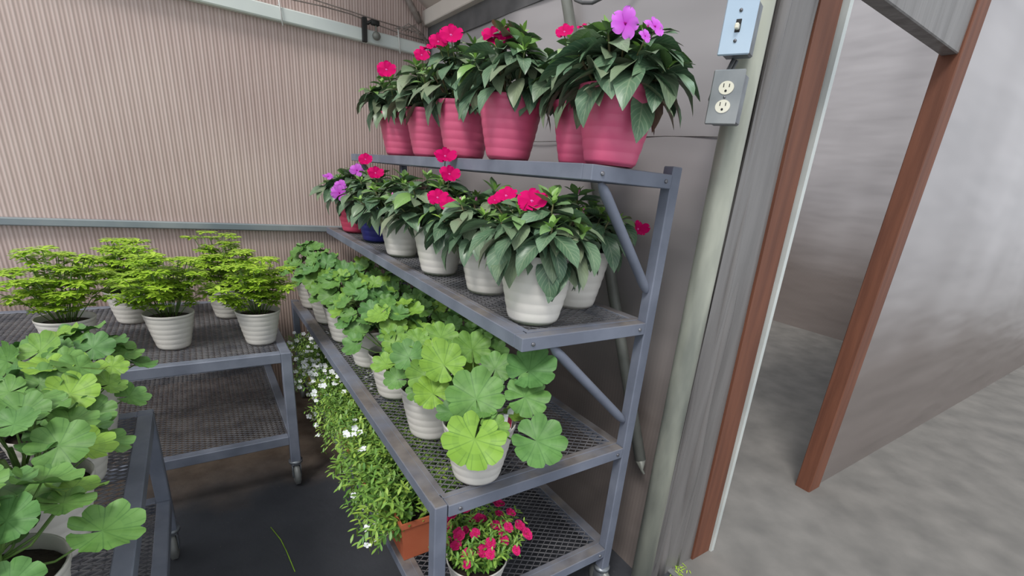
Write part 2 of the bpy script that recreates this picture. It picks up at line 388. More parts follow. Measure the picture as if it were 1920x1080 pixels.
# ------------------------------------------------------------------ pipes, electrical boxes
mb = MB(); mb.tube([(.115 - .012 * z, -.095, z) for z in (0, .8, 1.6, 2.4, 3.2)], .036, 24)
tag(mb.build('support_pipe', M['galv'], smooth=True), 'thick galvanised upright pipe carrying the switch and outlet boxes', 'pipe')
mb = MB(); mb.tube([(.165, .83, 2.19), (.165, .50, 1.49), (.165, .25, .95), (.165, .05, .53)], .021, 16); mb.tube([(.165, .05, .53), (.165, .035, .495), (.165, .02, .485)], [.021, .006, .004], 8)
tag(mb.build('brace_pipe', M['galvdark'], smooth=True), 'thinner slanted pipe behind the rack leaning down to the thick pipe', 'pipe')
mb = MB(); mb.tube([(.17, .80, 2.17), (.165, .75, 2.13), (.16, .70, 2.11), (.16, .64, 2.098), (.16, .56, 2.105), (.17, .5, 2.14), (.18, .4, 2.2)], .006, 8)
tag(mb.build('cable', M['cable'], smooth=True), 'dark cable sagging at the top of the film wall', 'cable')
nrm = Vector((-.94, -.35, 0)).normalized(); wv = Vector((.35, -.94, 0)).normalized()
def elec(loc): return Matrix.Translation(Vector(loc)) @ Matrix(((wv.x, 0, nrm.x, 0), (wv.y, 0, nrm.y, 0), (0, 1, 0, 0), (0, 0, 0, 1)))
# local: x = width, y = up, z = outwards
def disc(mb, c, rx, ry, z0, z1, n=20, flat=None, mi=0):
    vs = []
    for z in (z0, z1):
        for k in range(n):
            a = 2 * PI * k / n; y = ry * math.sin(a); x = rx * math.cos(a)
            if flat: x = max(-flat, min(flat, x))
            vs.append((c[0] + x, c[1] + y, z))
    mb.add(vs, [tuple(range(n, 2 * n))] + [(k, (k + 1) % n, (k + 1) % n + n, k + n) for k in range(n)], mi=mi)
def electric(name, loc, label, kind):
    t = empty(name, (0, 0, 0), label, 'electrical box'); t.matrix_world = elec(loc)
    MB().bbox((-.032, -.054, -.052), (.032, .054, -.0005), .004).build('back_box', M['box'], t)
    MB().bbox((-.036, -.058, 0), (.036, .058, .006), .003).build('cover_plate', M['plate' if kind == 's' else 'plate2'], t)
    if kind == 's':
        MB().bbox((-.006, -.013, .006), (.006, .013, .0075), .001).build('toggle_slot', M['black'], t)
        m = MB(); m.bbox((-.0045, -.009, .006), (.0045, .003, .019), .002); m.build('toggle', M['ivory'], t)
        for y in (.03, -.03):
            m = MB(); disc(m, (0, y), .0038, .0038, .006, .008, 12); m.bbox((-.003, y - .0005, .008), (.003, y + .0005, .0083), .0002, mi=1); m.build('screw', [M['bolt'], M['black']], t, True)
    else:
        for y in (.0195, -.0195):
            m = MB(); disc(m, (0, y), .0172, .0142, .005, .008, 28, .0172); s = m.build('socket', M['ivory'], t)
            m = MB(); m.box((-.0075, y + .001, .008), (-.0055, y + .009, .0084)); m.box((.0055, y + .001, .008), (.0075, y + .008, .0084)); disc(m, (0, y - .0065), .0028, .0028, .008, .0084, 12)
            m.build('slot', M['black'], s)
        m = MB(); disc(m, (0, 0), .003, .003, .006, .008, 12); m.build('screw', M['bolt'], t, True)
    return t
electric('switch_box', (-.026, -.136, 1.855), 'metal light switch box with toggle at the top of the pipe', 's')
electric('outlet_box', (-.044, -.152, 1.705), 'metal box with white two-socket power outlet on the pipe', 'o')
mb = MB()
for k in range(2):
    mb.tube([(.012 + .012 * k, -.113, 1.80), (.008 + .012 * k, -.105, 1.775), (-.012 + .012 * k, -.092, 1.745), (-.018 + .012 * k, -.09, 1.71), (-.005 + .01 * k, -.10, 1.68)], .005, 8)
tag(mb.build('cable', M['cable'], smooth=True), 'short grey cable looping from the switch box to the outlet', 'cable')

# ------------------------------------------------------------------ the stepped rack
H = .038; L = 2.1728; Z = [1.5315, 1.1012, .6553, .22]; W = [.2965, .4574, .684, .676]
def expanded(x0, x1, y0, y1, z, sx=.036, sy=.026, w=.0013, th=.0035):
    """expanded metal deck: zigzag strands that meet in diamonds"""
    mb = MB(); nx = int((x1 - x0) / (sx / 2)); dx = (x1 - x0) / nx; ny = int((y1 - y0) / sy); dy = (y1 - y0) / ny
    for j in range(ny):
        for s in (0, 1):
            vs = []; fs = []
            for i in range(nx + 1):
                y = y0 + dy * (j + .5) + (dy / 2 if (i + s) % 2 else 0) * (1 if s else 1) - (dy / 2 if s else 0)
                y = min(max(y, y0), y1)
                x = x0 + dx * i; b = len(vs)
                vs += [(x, y - w, z), (x, y + w, z), (x, y + w, z - th), (x, y - w, z - th)]
                if i:
                    a = b - 4; fs += [(a, b, b + 1, a + 1), (a + 1, b + 1, b + 2, a + 2), (a + 3, b + 3, b, a)]
            mb.add(vs, fs)
    return mb
rack = empty('plant_rack', (0, 0, 0), 'grey-blue steel stepped plant rack with four expanded metal shelves', 'rack')
PB = .118
for (y0, y1) in ((0, H), (L, L + H)):
    MB().bbox((0, y0, PB), (H, y1, 1.5536), .003).build('rear_post', M['rack'], rack)
for (y0, y1) in ((-.002, H), (L, L + H)):
    MB().bbox((-W[2], y0, PB), (-W[2] + H - .002, y1, Z[2] + .006), .003).build('front_post', M['rack'], rack)
for k in range(4):
    w_, z = W[k], Z[k]
    f = -w_; x1 = -.001
    fx = f + H if k >= 2 else f
    m = MB()
    m.bbox((fx + .001, -.001, z - H), (x1, H - .002, z), .002)
    m.bbox((fx + .001, L, z - H), (x1, L + H - .004, z), .002)
    m.bbox((f + .001, H - .001, z - H), (f + H - .002, L + .001, z + .0008), .002)
    m.bbox((-H + .002 + .03, H - .001, z - H), (H - .003, L + .001, z + .0008), .002) if k == 3 else m.bbox((-H + .002 + .02, H - .001, z - H), (.02, L + .001, z + .0008), .002)
    fr = m.build('shelf_frame', M['rack'], rack)
    FW = .052
    m = MB(); m.bbox((f + H, H - .004, z - .001), (-.002, FW, z + .0022), .0008); m.bbox((f + H, L + H - FW, z - .001), (-.002, L + .004, z + .0022), .0008)
    m.bbox((f + H - .004, FW, z - .001), (f + FW, L + H - FW, z + .0022), .0008); m.build('edge_strip', M['rack'], rack)
    expanded(f + H - .008, -.006, H - .006, L + .006, z - .002).build('shelf_deck', M['mesh'], rack)
    for x in ((fx + .035), -.025):
        m = MB()
        m.lathe([(.0055, 0), (.0055, .003), (.003, .004), (.0001, .004)], 12)
        n = 48
        for i in range(len(m.v) - n, len(m.v)):
            vx, vy, vz = m.v[i]; m.v[i] = (x + vx, -.001 - vz, z - H / 2 + vy)
        m.build('bolt', M['bolt'], fr, True)
# cross bars under the decks
for k in range(4):
    for y in (.72, 1.45):
        MB().bbox((-W[k] + H, y - .012, Z[k] - .032), (-.012, y + .012, Z[k] - .006), .002).build('cross_bar', M['rack'], rack)
for a, b in (((-.245, 1.492), (.004, 1.19)), ((-.345, 1.06), (.004, .745))):
    for y in (.02, L + .018):
        d = Vector((b[0] - a[0], 0, b[1] - a[1])); p = lambda t: (a[0] + d.x * t, y, a[1] + d.z * t)
        m = MB(); m.tube([p(0), p(.05), p(.1), p(.9), p(.96), p(1)], [.007, .013, .0145, .0145, .011, .004], 16)
        m.build('brace', M['rack'], rack, True)
def caster(parent, x, y, top, r=.055, wd=.028, name='caster'):
    m = MB(); m.lathe([(.0001, top), (.03, top), (.03, top - .012), (.0001, top - .012)], 20, (x, y, 0))
    cz = r
    for s in (-1, 1):
        m.bbox((x + s * (wd / 2 + .003) - .002, y - .022, cz - .012), (x + s * (wd / 2 + .003) + .002, y + .022, top - .01), .001)
    m.bbox((x - wd / 2 - .005, y - .024, top - .022), (x + wd / 2 + .005, y + .024, top - .01), .002)
    c = m.build(name, M['box'], parent, True)
    m = MB(); prof = [(.008, -wd / 2), (r * .75, -wd / 2), (r, -wd / 2 + .005), (r, wd / 2 - .005), (r * .75, wd / 2), (.008, wd / 2)]
    m.lathe(prof, 28); m.v = [(x + vz, y + vx, cz + vy) for vx, vy, vz in m.v]
    m.build('wheel', M['strip'], c, True)
for x, y in ((H / 2, H / 2), (H / 2, L + H / 2), (-W[2] + H / 2, H / 2), (-W[2] + H / 2, L + H / 2)): caster(rack, x, y, PB + .001)

# ------------------------------------------------------------------ rolling benches
def bench(x0, x1, y0, y1, ztop, zlow, label, sx=.03):
    t = empty('rolling_bench', (x0, y0, 0), label, 'bench'); P = .042
    ox, oy = x0, y0; X1 = x1 - x0; Y1 = y1 - y0
    for x in (0, X1 - P):
        for y in (0, Y1 - P):
            MB().bbox((x, y, .13), (x + P, y + P, ztop), .003).build('leg', M['steel'], t)
            caster(t, x + P / 2, y + P / 2, .131)
    for z, nm in ((ztop, 'top_frame'), (zlow, 'lower_frame')):
        m = MB(); e = .001
        m.bbox((P - e, e, z - .045), (X1 - P + e, P - e, z - e), .003); m.bbox((P - e, Y1 - P + e, z - .045), (X1 - P + e, Y1 - e, z - e), .003)
        m.bbox((e, P - e, z - .045), (P - e, Y1 - P + e, z - e), .003); m.bbox((X1 - P + e, P - e, z - .045), (X1 - e, Y1 - P + e, z - e), .003)
        m.build(nm, M['steel'], t)
        expanded(P - .01, X1 - P + .01, P - .01, Y1 - P + .01, z - .003, .04, .02).build('deck', M['mesh'], t)
    return t
bench(-1.95, -.83, 1.22, 2.2, .68, .27, 'grey rolling bench by the end wall holding feathery yellow-green plants')
bench(-2.4, -1.30, -.15, .98, .62, .27, 'grey rolling bench across the aisle holding rows of geraniums')

# ------------------------------------------------------------------ plant parts
def pot_mb(rb=.064, rt=.102, h=.18, bands=6):
    m = MB(); prof = [(.0001, .004), (rb * .8, .003), (rb * .93, 0), (rb, .006)]
    for k in range(bands):
        z0 = .006 + (h - .02) * k / bands; z1 = .006 + (h - .02) * (k + 1) / bands
        r0 = rb + (rt - rb) * (z0 / h) ** .85; r1 = rb + (rt - rb) * (z1 / h) ** .85
        for s in (.0, .2, .4, .6, .8):
            u = s; prof.append((r0 + (r1 - r0) * u + .0013 * math.sin(PI * min(1, u * 1.0)) + .0001, z0 + (z1 - z0) * u))
        prof.append((r1 - .0001, z1 - .0006))
    prof += [(rt + .0006, h - .012), (rt + .0012, h - .002), (rt + .0004, h), (rt - .003, h - .002), (rt - .005, h - .03), (rt - .012, h - .05)]
    m.lathe(prof, 44); return m
POT = {}
def pot(parent, mat, scale=1.0, squat=1.0):
    key = (mat, )
    if key not in POT:
        o = pot_mb().build('pot', M[mat], parent, True); POT[key] = o.data
    else:
        o = bpy.data.objects.new('pot', POT[key]); C.objects.link(o); o.parent = parent
    o.scale = (scale, scale, scale * squat)
    key = 'soil'
    if key not in POT:
        m = MB(); rg = random.Random(1); pr = [(.095, .150), (.07, .158), (.04, .161), (.0001, .162)]; m.lathe(pr, 24)
        s = m.build('soil', M['soil'], parent, True); POT[key] = s.data
    else:
        s = bpy.data.objects.new('soil', POT[key]); C.objects.link(s); s.parent = parent
    s.scale = (scale, scale, scale * squat)
    return o
WPROF = [(0, .04), (.1, .14), (.22, .56), (.36, .90), (.5, 1.0), (.66, .88), (.82, .54), (.93, .22), (1.0, .015)]
def leaf(mb, base, az, el, Ln, Wd, droop, tint=0.0, pt=0.0, fold=.22, twist=0.0, curl=0.0):
    """lance-shaped leaf with folded midrib, curved along its length"""
    d0 = Vector((math.cos(az), math.sin(az), 0)); side = Vector((-math.sin(az), math.cos(az), 0))
    p = Vector(base); vs = []; uv = []; last = 0; e = el; n = len(WPROF)
    for i, (t, w_) in enumerate(WPROF):
        st = (t - last) * Ln; last = t; e = el - droop * t
        dr = d0 * math.cos(e) + Vector((0, 0, 1)) * math.sin(e)
        dr = (dr + side * curl * t).normalized(); p = p + dr * st
        up = (dr.cross(side)) * -1
        up = side.cross(dr) * -1
        up = dr.cross(side); up = -up if up.z < 0 and e > -PI / 2 and e < PI / 2 else up
        tw = twist; s2 = side * math.cos(tw) + up * math.sin(tw); u2 = up * math.cos(tw) - side * math.sin(tw)
        for u in (-1, -.5, 0, .5, 1):
            hh = abs(u) * fold + (.06 * math.sin(i * 2.1 + u * 2) if abs(u) > .6 else 0)
            vs.append(p + (s2 * u + u2 * hh) * (w_ * Wd / 2)); uv.append((.5 + u / 2, t))
    fs = []
    for i in range(n - 1):
        for k in range(4):
            a = i * 5 + k; fs.append((a, a + 1, a + 6, a + 5))
    mb.add(vs, fs, uv, (tint, pt))
def flower_mb(n=5, r=.5, cup=.25, rng=None, double=0, wid=.40, seed=0):
    m = MB(); rng = random.Random(seed)
    for ring in range(1 + double):
        rr = r * (1 - .28 * ring); cp = cup + .5 * ring
        for k in range(n):
            a0 = 2 * PI * (k + .5 * ring) / n + rng.uniform(-.12, .12); vs = []; uv = []; tl = rng.uniform(-.45, .45); sc = rng.uniform(.86, 1.08); lift = rng.uniform(-.25, .4)
            NR, NA = 8, 9
            ca, sa = math.cos(a0), math.sin(a0)
            for i in range(NR + 1):
                t = i / NR
                wv_ = wid * (min(1, t * 1.7 + .06) ** .75) * (math.sqrt(max(0, 1 - ((t - .6) / .405) ** 2)) if t > .6 else 1) + .004
                for j in range(NA):
                    q = j / (NA - 1) * 2 - 1
                    x = rr * sc * t * (1 - .2 * math.exp(-(q * 2.6) ** 2) * t ** 5); y = rr * sc * 2 * q * wv_ * .5 * 1.25
                    z = cp * rr * t * (1 - .75 * t) + lift * rr * t * t + tl * y * t + .035 * rr * math.sin(q * 5 + k * 2) * t * t + .02 * (k % 2) * rr + ring * .05 * rr
                    vs.append((x * ca - y * sa, x * sa + y * ca, z)); uv.append((.5 + q / 2, t))
            fs = [(i * NA + j, i * NA + j + 1, (i + 1) * NA + j + 1, (i + 1) * NA + j) for i in range(NR) for j in range(NA - 1)]
            m.add(vs, fs, uv)
    m.lathe([(.0001, .06), (.03, .05), (.03, 0), (.02, -.12), (.0001, -.14)], 6)
    return m
FM = {}
def flower(parent, pos, nrm, size, kind):
    """size = diameter; pos in parent space"""
    if kind not in FM:
        if kind == 'rose': o = flower_mb(7, .5, .25, double=2).build('flower', M['rose'], parent, True)
        elif kind == 'whitefl': o = flower_mb(5, .5, .15, wid=.3).build('flower', M['whitefl'], parent, True)
        else:
            m = flower_mb(5, .5, .3, seed=2 if kind == 'lilac' else 5, wid=.33 if kind == 'lilac' else .385)
            o = m.build('flower', M[kind], parent, True)
        # unit-size centre
        for v in o.data.vertices: pass
        FM[kind] = o.data
    else:
        o = bpy.data.objects.new('flower', FM[kind]); C.objects.link(o); o.parent = parent
    o.location = pos; q = Vector(nrm).normalized().to_track_quat('Z', 'Y')
    o.rotation_mode = 'QUATERNION'; o.rotation_quaternion = q; o.scale = (size,) * 3
    return o
CAMP = Vector((-1.0979, -0.9334, 1.4783))

# ------------------------------------------------------------------ New Guinea impatiens
def impatiens(loc, seed, potmat, label, group, flowers=(), sc_=1.0, nshoot=13, spread=.13, height=.15, bright=.18, lean=(0, 0), lscale=1.0, buds=2, hang=5):
    rng = random.Random(seed)
    t = empty('potted_impatiens', loc, label, 'potted plant', group)
    pot(t, potmat, sc_)
    fol = MB(); st = MB(); z0 = .155 * sc_
    fl = [Vector(f[:3]) - Vector(loc) for f in flowers]
    shoots = []
    nshoot = int(nshoot * .82)
    for i in range(nshoot):
        a = i * 2.39996 + rng.uniform(-.3, .3); q = ((i + .5) / nshoot) ** .55
        r = spread * q
        z = z0 + (height + .012) * (1 - .52 * q * q) * rng.uniform(.85, 1.12)
        shoots.append(Vector((r * math.cos(a) + lean[0] * q, r * math.sin(a) + lean[1] * q, z)))
    for i, tip in enumerate(shoots):
        base = Vector((tip.x * .25, tip.y * .25, z0 - .01)); mid = base.lerp(tip, .55) + Vector((tip.x * .1, tip.y * .1, .01))
        st.tube([base, mid, tip], [.005, .004, .0025], 7)
        axd = (tip - mid).normalized(); a0 = rng.uniform(0, 6)
        out = math.atan2(tip.y, tip.x); q = min(1, math.hypot(tip.x, tip.y) / spread)
        for lev, (n, ln, e, dr, back, tint) in enumerate(((4, .032, .9, .3, 0, .95), (4, .062, .5, .55, .006, .4), (5, .098, .2, .8, .02, .04), (5, .118, -.02, .85, .04, 0.0), (3, .120, -.3, .7, .07, 0.0))):
            if back > .06 and q < .6: continue
            for k in range(n):
                az = a0 + lev * .75 + 2 * PI * k / n + rng.uniform(-.25, .25)
                toward = math.cos(az - out) * q
                b = tip - axd * back
                if b.z < z0 + .008: b.z = z0 + .008
                el = e + rng.uniform(-.3, .3) + .18 * (1 - q) - .12 * max(0, toward)
                Ln = ln * rng.uniform(.8, 1.15) * lscale * 1.08
                dd = dr + rng.uniform(-.35, .35) + .3 * max(0, toward)
                if toward < -.3 and lev >= 3: Ln *= .6
                tt = tint * rng.uniform(.6, 1.1)
                if rng.random() < bright * .5 and lev < 3: tt = max(tt, .55)
                leaf(fol, b, az, el, Ln, Ln * rng.uniform(.38, .48), dd, min(1, tt), rng.random() if lev >= 2 else 0, rng.uniform(.12, .35), rng.uniform(-.55, .55), rng.uniform(-.35, .35))
    for k in range(hang):
        az = 4.05 + (k - (hang - 1) / 2) * .62 + rng.uniform(-.22, .22); rr = .05 * sc_
        b = Vector((rr * math.cos(az), rr * math.sin(az), z0 + rng.uniform(.02, .055))); Ln = rng.uniform(.105, .15) * lscale
        leaf(fol, b, az, rng.uniform(.15, .55), Ln, Ln * rng.uniform(.36, .44), rng.uniform(1.5, 2.15), 0, rng.random(), rng.uniform(.15, .3), rng.uniform(-.4, .4), rng.uniform(-.2, .2))
        st.tube([(0, 0, z0 - .005), b.lerp(Vector((0, 0, z0)), .4), b], [.003, .0025, .002], 6)
    for p in fl:
        b = Vector((p.x * .3, p.y * .3, z0)); st.tube([b, b.lerp(p, .6) + Vector((0, 0, .012)), p + Vector((0, 0, -.008))], [.0035, .0025, .0015], 6)
    fol.build('foliage', M['imp'], t, True); st.build('stem', M['redstem'], t, True)
    for f in flowers:
        p = Vector(f[:3]) - Vector(loc); wp = Vector(f[:3]); out = Vector((p.x, p.y, .12)); tc = (CAMP - wp).normalized()
        n = (tc * (1.3 if f[3] > .055 else .6) + Vector((0, 0, .5)) + out.normalized() * .35 + Vector((rng.uniform(-.3, .3), rng.uniform(-.3, .3), rng.uniform(-.2, .2))) * 1.0).normalized()
        flower(t, p, n, f[3] * 1.1, {'m': 'magenta', 'l': 'lilac'}[f[4]])
    for k in range(buds):
        s = rng.choice(shoots); m = MB(); p = s + Vector((rng.uniform(-.01, .01), rng.uniform(-.01, .01), .008))
        m.tube([p + Vector((0, 0, -.006)), p + Vector((0, 0, .001)), p + Vector((.001, 0, .009)), p + Vector((.002, 0, .016))], [.001, .004, .0045, .001], 8)
        m.build('bud', M['lilac' if flowers and flowers[0][4] == 'l' else 'magenta'], t, True)
    return t
ZS1, ZS2, ZS3, ZS4 = [z + .0028 for z in Z]
G1 = 'potted impatiens on the top shelf'; G2 = 'potted impatiens on the second shelf'
impatiens((-.19, .055, ZS1), 11, 'pink_pot', 'lilac-flowered impatiens in a pink pot, nearest on the top shelf', G1,
          [(-.268, -.019, 1.824, .066, 'l'), (-.214, -.057, 1.824, .052, 'l'), (-.263, -.081, 1.792, .03, 'l')], 1.0, 14, .13, .135, .02, lscale=1.12)
impatiens((-.10, .29, ZS1), 12, 'pink_pot', 'impatiens in a pink pot half hidden behind the lilac-flowered one', G1,
          [(-.174, .334, 1.885, .05, 'm'), (-.116, .328, 1.91, .03, 'm')], .97, 13, .12, .19, .35)
impatiens((-.235, .50, ZS1), 13, 'pink_pot', 'impatiens in a pink pot with two big magenta blooms, top shelf middle', G1,
          [(-.293, .535, 1.875, .066, 'm'), (-.246, .505, 1.885, .068, 'm')], 1.02, 14, .13, .19, .3)
impatiens((-.225, .84, ZS1), 14, 'pink_pot', 'impatiens in a pink pot with a tall magenta bloom cluster left of the middle pot', G1,
          [(-.337, .844, 1.90, .062, 'm'), (-.308, .805, 1.92, .075, 'm'), (-.37, .86, 1.875, .05, 'm')], 1.06, 14, .13, .20, .35)
impatiens((-.215, 1.20, ZS1), 15, 'pink_pot', 'impatiens in a pink pot, second from the far end of the top shelf', G1,
          [(-.335, 1.0, 1.88, .055, 'm')], 1.04, 13, .13, .19, .4)
impatiens((-.21, 1.58, ZS1), 16, 'pink_pot', 'impatiens in a pink pot at the far end of the top shelf', G1,
          [(-.37, 1.30, 1.858, .074, 'm')], 1.06, 14, .15, .18, .35)
# second shelf
impatiens((-.335, .135, ZS2), 21, 'white_pot', 'magenta-flowered impatiens in a white pot at the near corner of the second shelf', G2,
          [(-.413, .198, 1.435, .058, 'm'), (-.388, .111, 1.43, .072, 'm'), (-.424, .238, 1.42, .038, 'm')], 1.08, 15, .13, .15, .1, (-.02, -.02), lscale=1.08, hang=8)
impatiens((-.10, .245, ZS2), 22, 'white_pot', 'impatiens in a white pot with one magenta bloom beside the rear post', G2,
          [(.092, .183, 1.362, .066, 'm')], 1.05, 13, .125, .165, .12, (.05, -.02))
impatiens((-.30, .475, ZS2), 23, 'white_pot', 'impatiens in a white pot right behind the nearest front pot of the second shelf', G2,
          [(-.423, .625, 1.396, .066, 'm'), (-.409, .569, 1.381, .056, 'm')], .98, 14, .125, .155, .25, (-.05, 0), hang=7)
impatiens((-.335, .80, ZS2), 24, 'white_pot', 'impatiens in a white pot under tall magenta blooms, middle of the second shelf', G2,
          [(-.331, .777, 1.533, .074, 'm'), (-.344, .708, 1.474, .066, 'm')], 1.0, 14, .125, .17, .25, (-.05, 0), hang=7)
impatiens((-.345, 1.20, ZS2), 25, 'white_pot', 'flowerless impatiens in a white pot between the middle pot and the navy pot', G2, (), .95, 13, .13, .16, .2, (-.05, 0), hang=7)
impatiens((-.33, 1.62, ZS2), 26, 'blue_pot', 'impatiens in the only navy blue pot', G2,
          [(-.365, 1.66, 1.502, .066, 'm'), (-.365, 1.50, 1.444, .07, 'm')], 1.0, 13, .13, .17, .15)
impatiens((-.345, 1.98, ZS2), 27, 'rose_pot', 'lilac-flowered impatiens in a rose pot at the far end of the second shelf', G2,
          [(-.48, 1.97, 1.398, .055, 'l'), (-.468, 1.79, 1.325, .085, 'l'), (-.372, 1.80, 1.445, .072, 'l'), (-.455, 1.81, 1.36, .066, 'l')], 1.0, 14, .15, .17, .05)
for i, (x, y, lab) in enumerate(((-.115, .60, 'flowerless impatiens in a back-row white pot behind the two near front pots'), (-.12, .98, 'flowerless impatiens in a back-row white pot, middle of the second shelf'), (-.12, 1.42, 'flowerless impatiens in a back-row white pot behind the navy pot'))):
    impatiens((x, y, ZS2), 31 + i, 'white_pot', lab, G2, (), .95, 12, .11, .14, .2, buds=0)

# ------------------------------------------------------------------ geraniums
def ger_leaf(mb, c, n, sinus, R, tint, rng, cup=.18):
    n = Vector(n).normalized(); s = Vector(sinus); s = (s - n * s.dot(n)).normalized(); t = n.cross(s)
    NA = 64; rings = (.08, .3, .52, .72, .88, 1.0); vs = [Vector(c)]; uv = [(.5, 0)]
    ph = rng.uniform(0, 6); gap = .16
    for ri, q in enumerate(rings):
        for k in range(NA + 1):
            u = k / NA; th = gap * (1 - .6 * q) + (2 * PI - 2 * gap * (1 - .6 * q)) * u
            lob = abs(math.sin(PI * u * 8)) ** .6
            rad = R * q * (1 + q ** 3 * (-.15 * (1 - lob) - .035 * (1 - abs(math.sin(PI * u * 24)) ** .6)))
            rad *= 1 - .12 * math.cos(th) * q
            h = R * (cup * q * q - .03 + .085 * math.cos(PI * 2 * u * 8) * q ** 3 * -1 + .09 * q * q * math.sin(3 * th + ph) + .04 * q * math.sin(2 * th + ph * 2))
            vs.append(Vector(c) + (s * math.cos(th) + t * math.sin(th)) * rad + n * h); uv.append((u, q))
    fs = [(0, 1 + k, 2 + k) for k in range(NA)]
    for ri in range(len(rings) - 1):
        for k in range(NA):
            a = 1 + ri * (NA + 1) + k; b = a + NA + 1; fs.append((a, b, b + 1, a + 1))
    mb.add(vs, fs, uv, (tint, 0))
def geranium(loc, seed, label, group, leaves=(), n=26, R=(.03, .052), spread=.15, height=.17, sc_=1.0, bright=.3, tagged=False, mat='white_pot', hmin=.01):
    rng = random.Random(seed); L0 = Vector(loc)
    t = empty('potted_geranium', loc, label, 'potted plant', group); pot(t, mat, sc_); z0 = .155 * sc_
    fol = MB(); st = MB()
    for k in range(3):
        a = k * 2.1; st.tube([(.01 * math.cos(a), .01 * math.sin(a), z0 - .01), (.02 * math.cos(a), .02 * math.sin(a), z0 + .04), (.03 * math.cos(a), .03 * math.sin(a), z0 + height * .55)], [.007, .006, .005], 8)
    items = []
    for (x, y, z, d) in leaves:
        p = Vector((x, y, z)); tc = (CAMP - p).normalized()
        nn = (tc * .8 + Vector((0, 0, .45)) + Vector((rng.uniform(-.2, .2), rng.uniform(-.2, .2), rng.uniform(-.1, .2)))).normalized()
        items.append((p - L0, nn, d / 2 * 1.2, (.2, .85, .1, 0, .15, .2, .8, .95, .4, .5)[len(items) % 10]))
    for i in range(n):
        a = i * 2.39996 + rng.uniform(-.35, .35); q = ((i + .5) / n) ** .5; r = spread * q * rng.uniform(.9, 1.1)
        z = z0 + hmin + height * (1 - .75 * q ** 2) * rng.uniform(.8, 1.1)
        p = Vector((r * math.cos(a), r * math.sin(a), z)); nn = Vector((p.x * 4.5, p.y * 4.5, .75 + rng.uniform(-.1, .3))) + Vector((rng.uniform(-.3, .3), rng.uniform(-.3, .3), 0)) + Vector((-.2, -.25, 0))
        items.append((p, nn.normalized(), rng.uniform(*R), (rng.uniform(.5, 1) if rng.random() < bright else rng.uniform(0, .3))))
    for p, nn, R0, tint in items:
        b = Vector((p.x * .15, p.y * .15, z0 + max(0, (p.z - z0)) * .35)); back = -(p - b); back.z -= .02
        if (p - b).length < .01: back = Vector((1, 0, 0))
        ger_leaf(fol, p, nn, back if abs(back.normalized().dot(nn)) < .97 else back + Vector((.05, .02, 0)), R0, tint, rng, rng.uniform(.05, .3))
        st.tube([b, b.lerp(p, .5) + Vector((0, 0, -.012)) + nn * -.012, p - nn * .003], [.0028, .0022, .0017], 6)
    fol.build('foliage', M['ger'], t, True); st.build('stem', M['stem'], t, True)
    if tagged:
        for dx, dy, h, w_, m1 in ((.062, -.055, .055, .018, 'tagpink'), (.036, -.072, .05, .014, 'tag')):
            m = MB(); m.bbox((-w_ / 2, -.0006, -.03), (w_ / 2, .0006, h), .0003)
            tg = m.build('plant_tag', M['tag'], t); tg.location = (dx, dy, z0 + .012); tg.rotation_euler = (-.3, .15, -.35)
            if m1 == 'tagpink':
                MB().bbox((-w_ / 2 + .0015, -.0012, 0.0), (w_ / 2 - .0015, -.0006, h * .55), .0002).build('tag_picture', M[m1], tg)
    return t
GG = 'potted geraniums on the third shelf'
LV = [(-0.546, 0.062, 0.921, 0.135), (-0.596, -0.032, 0.863, 0.136), (-0.455, -0.101, 0.858, 0.122), (-0.395, 0.044, 0.986, 0.121), (-0.429, 0.005, 0.93, 0.107), (-0.462, 0.115, 0.974, 0.084), (-0.57, 0.218, 0.964, 0.112), (-0.613, 0.191, 0.893, 0.09), (-0.463, 0.254, 0.985, 0.1), (-0.53, -0.01, 0.868, 0.07)]
geranium((-.515, .092, ZS3), 41, 'big-leaved geranium in a white pot at the near corner of the third shelf', GG, LV, 6, (.03, .04), .09, .12, 1.0, .3, True)
fr = [(-.54, .375, 'geranium in a white pot, second from the near end of the third shelf'), (-.545, .70, 'geranium in a white pot, third from the near end of the third shelf'),
      (-.545, 1.03, 'geranium in a white pot, fourth from the near end of the third shelf'), (-.56, 1.38, 'geranium in a white pot, third from the far end of the third shelf'),
      (-.57, 1.70, 'geranium in a white pot, next to last at the far end of the third shelf'), (-.585, 2.02, 'geranium in a white pot at the far front end of the third shelf')]
for i, (x, y, lab) in enumerate(fr): geranium((x, y, ZS3), 42 + i, lab, GG, (), 30, (.032, .054), .15, .19, .97, .35)
for i, (x, y, lab) in enumerate(((-.30, .62, 'geranium in the shade of the back row, nearest one'), (-.31, .98, 'geranium in the shade of the back row, middle one'), (-.32, 1.36, 'geranium in the shade of the back row, beyond the middle one'), (-.34, 1.76, 'geranium in the shade of the back row, farthest one'))):
    geranium((x, y, ZS3), 61 + i, lab, GG, (), 24, (.03, .05), .14, .17, .95, .1)
# bench across the aisle
k = 0
NAMES = ['nearest the aisle corner', 'second along the aisle edge', 'third along the aisle edge', 'at the far aisle corner', 'inner row near end', 'inner row second', 'inner row third', 'inner row far end']
for i, x in enumerate((-1.45, -1.76)):
    for j, y in enumerate((.02, .30, .58, .84)):
        geranium((x, y, .62), 80 + k, 'green geranium on the bench across the aisle, ' + NAMES[k], 'geraniums on the bench across the aisle', (), 26, (.035, .056), .16, .18, 1.0, .25); k += 1

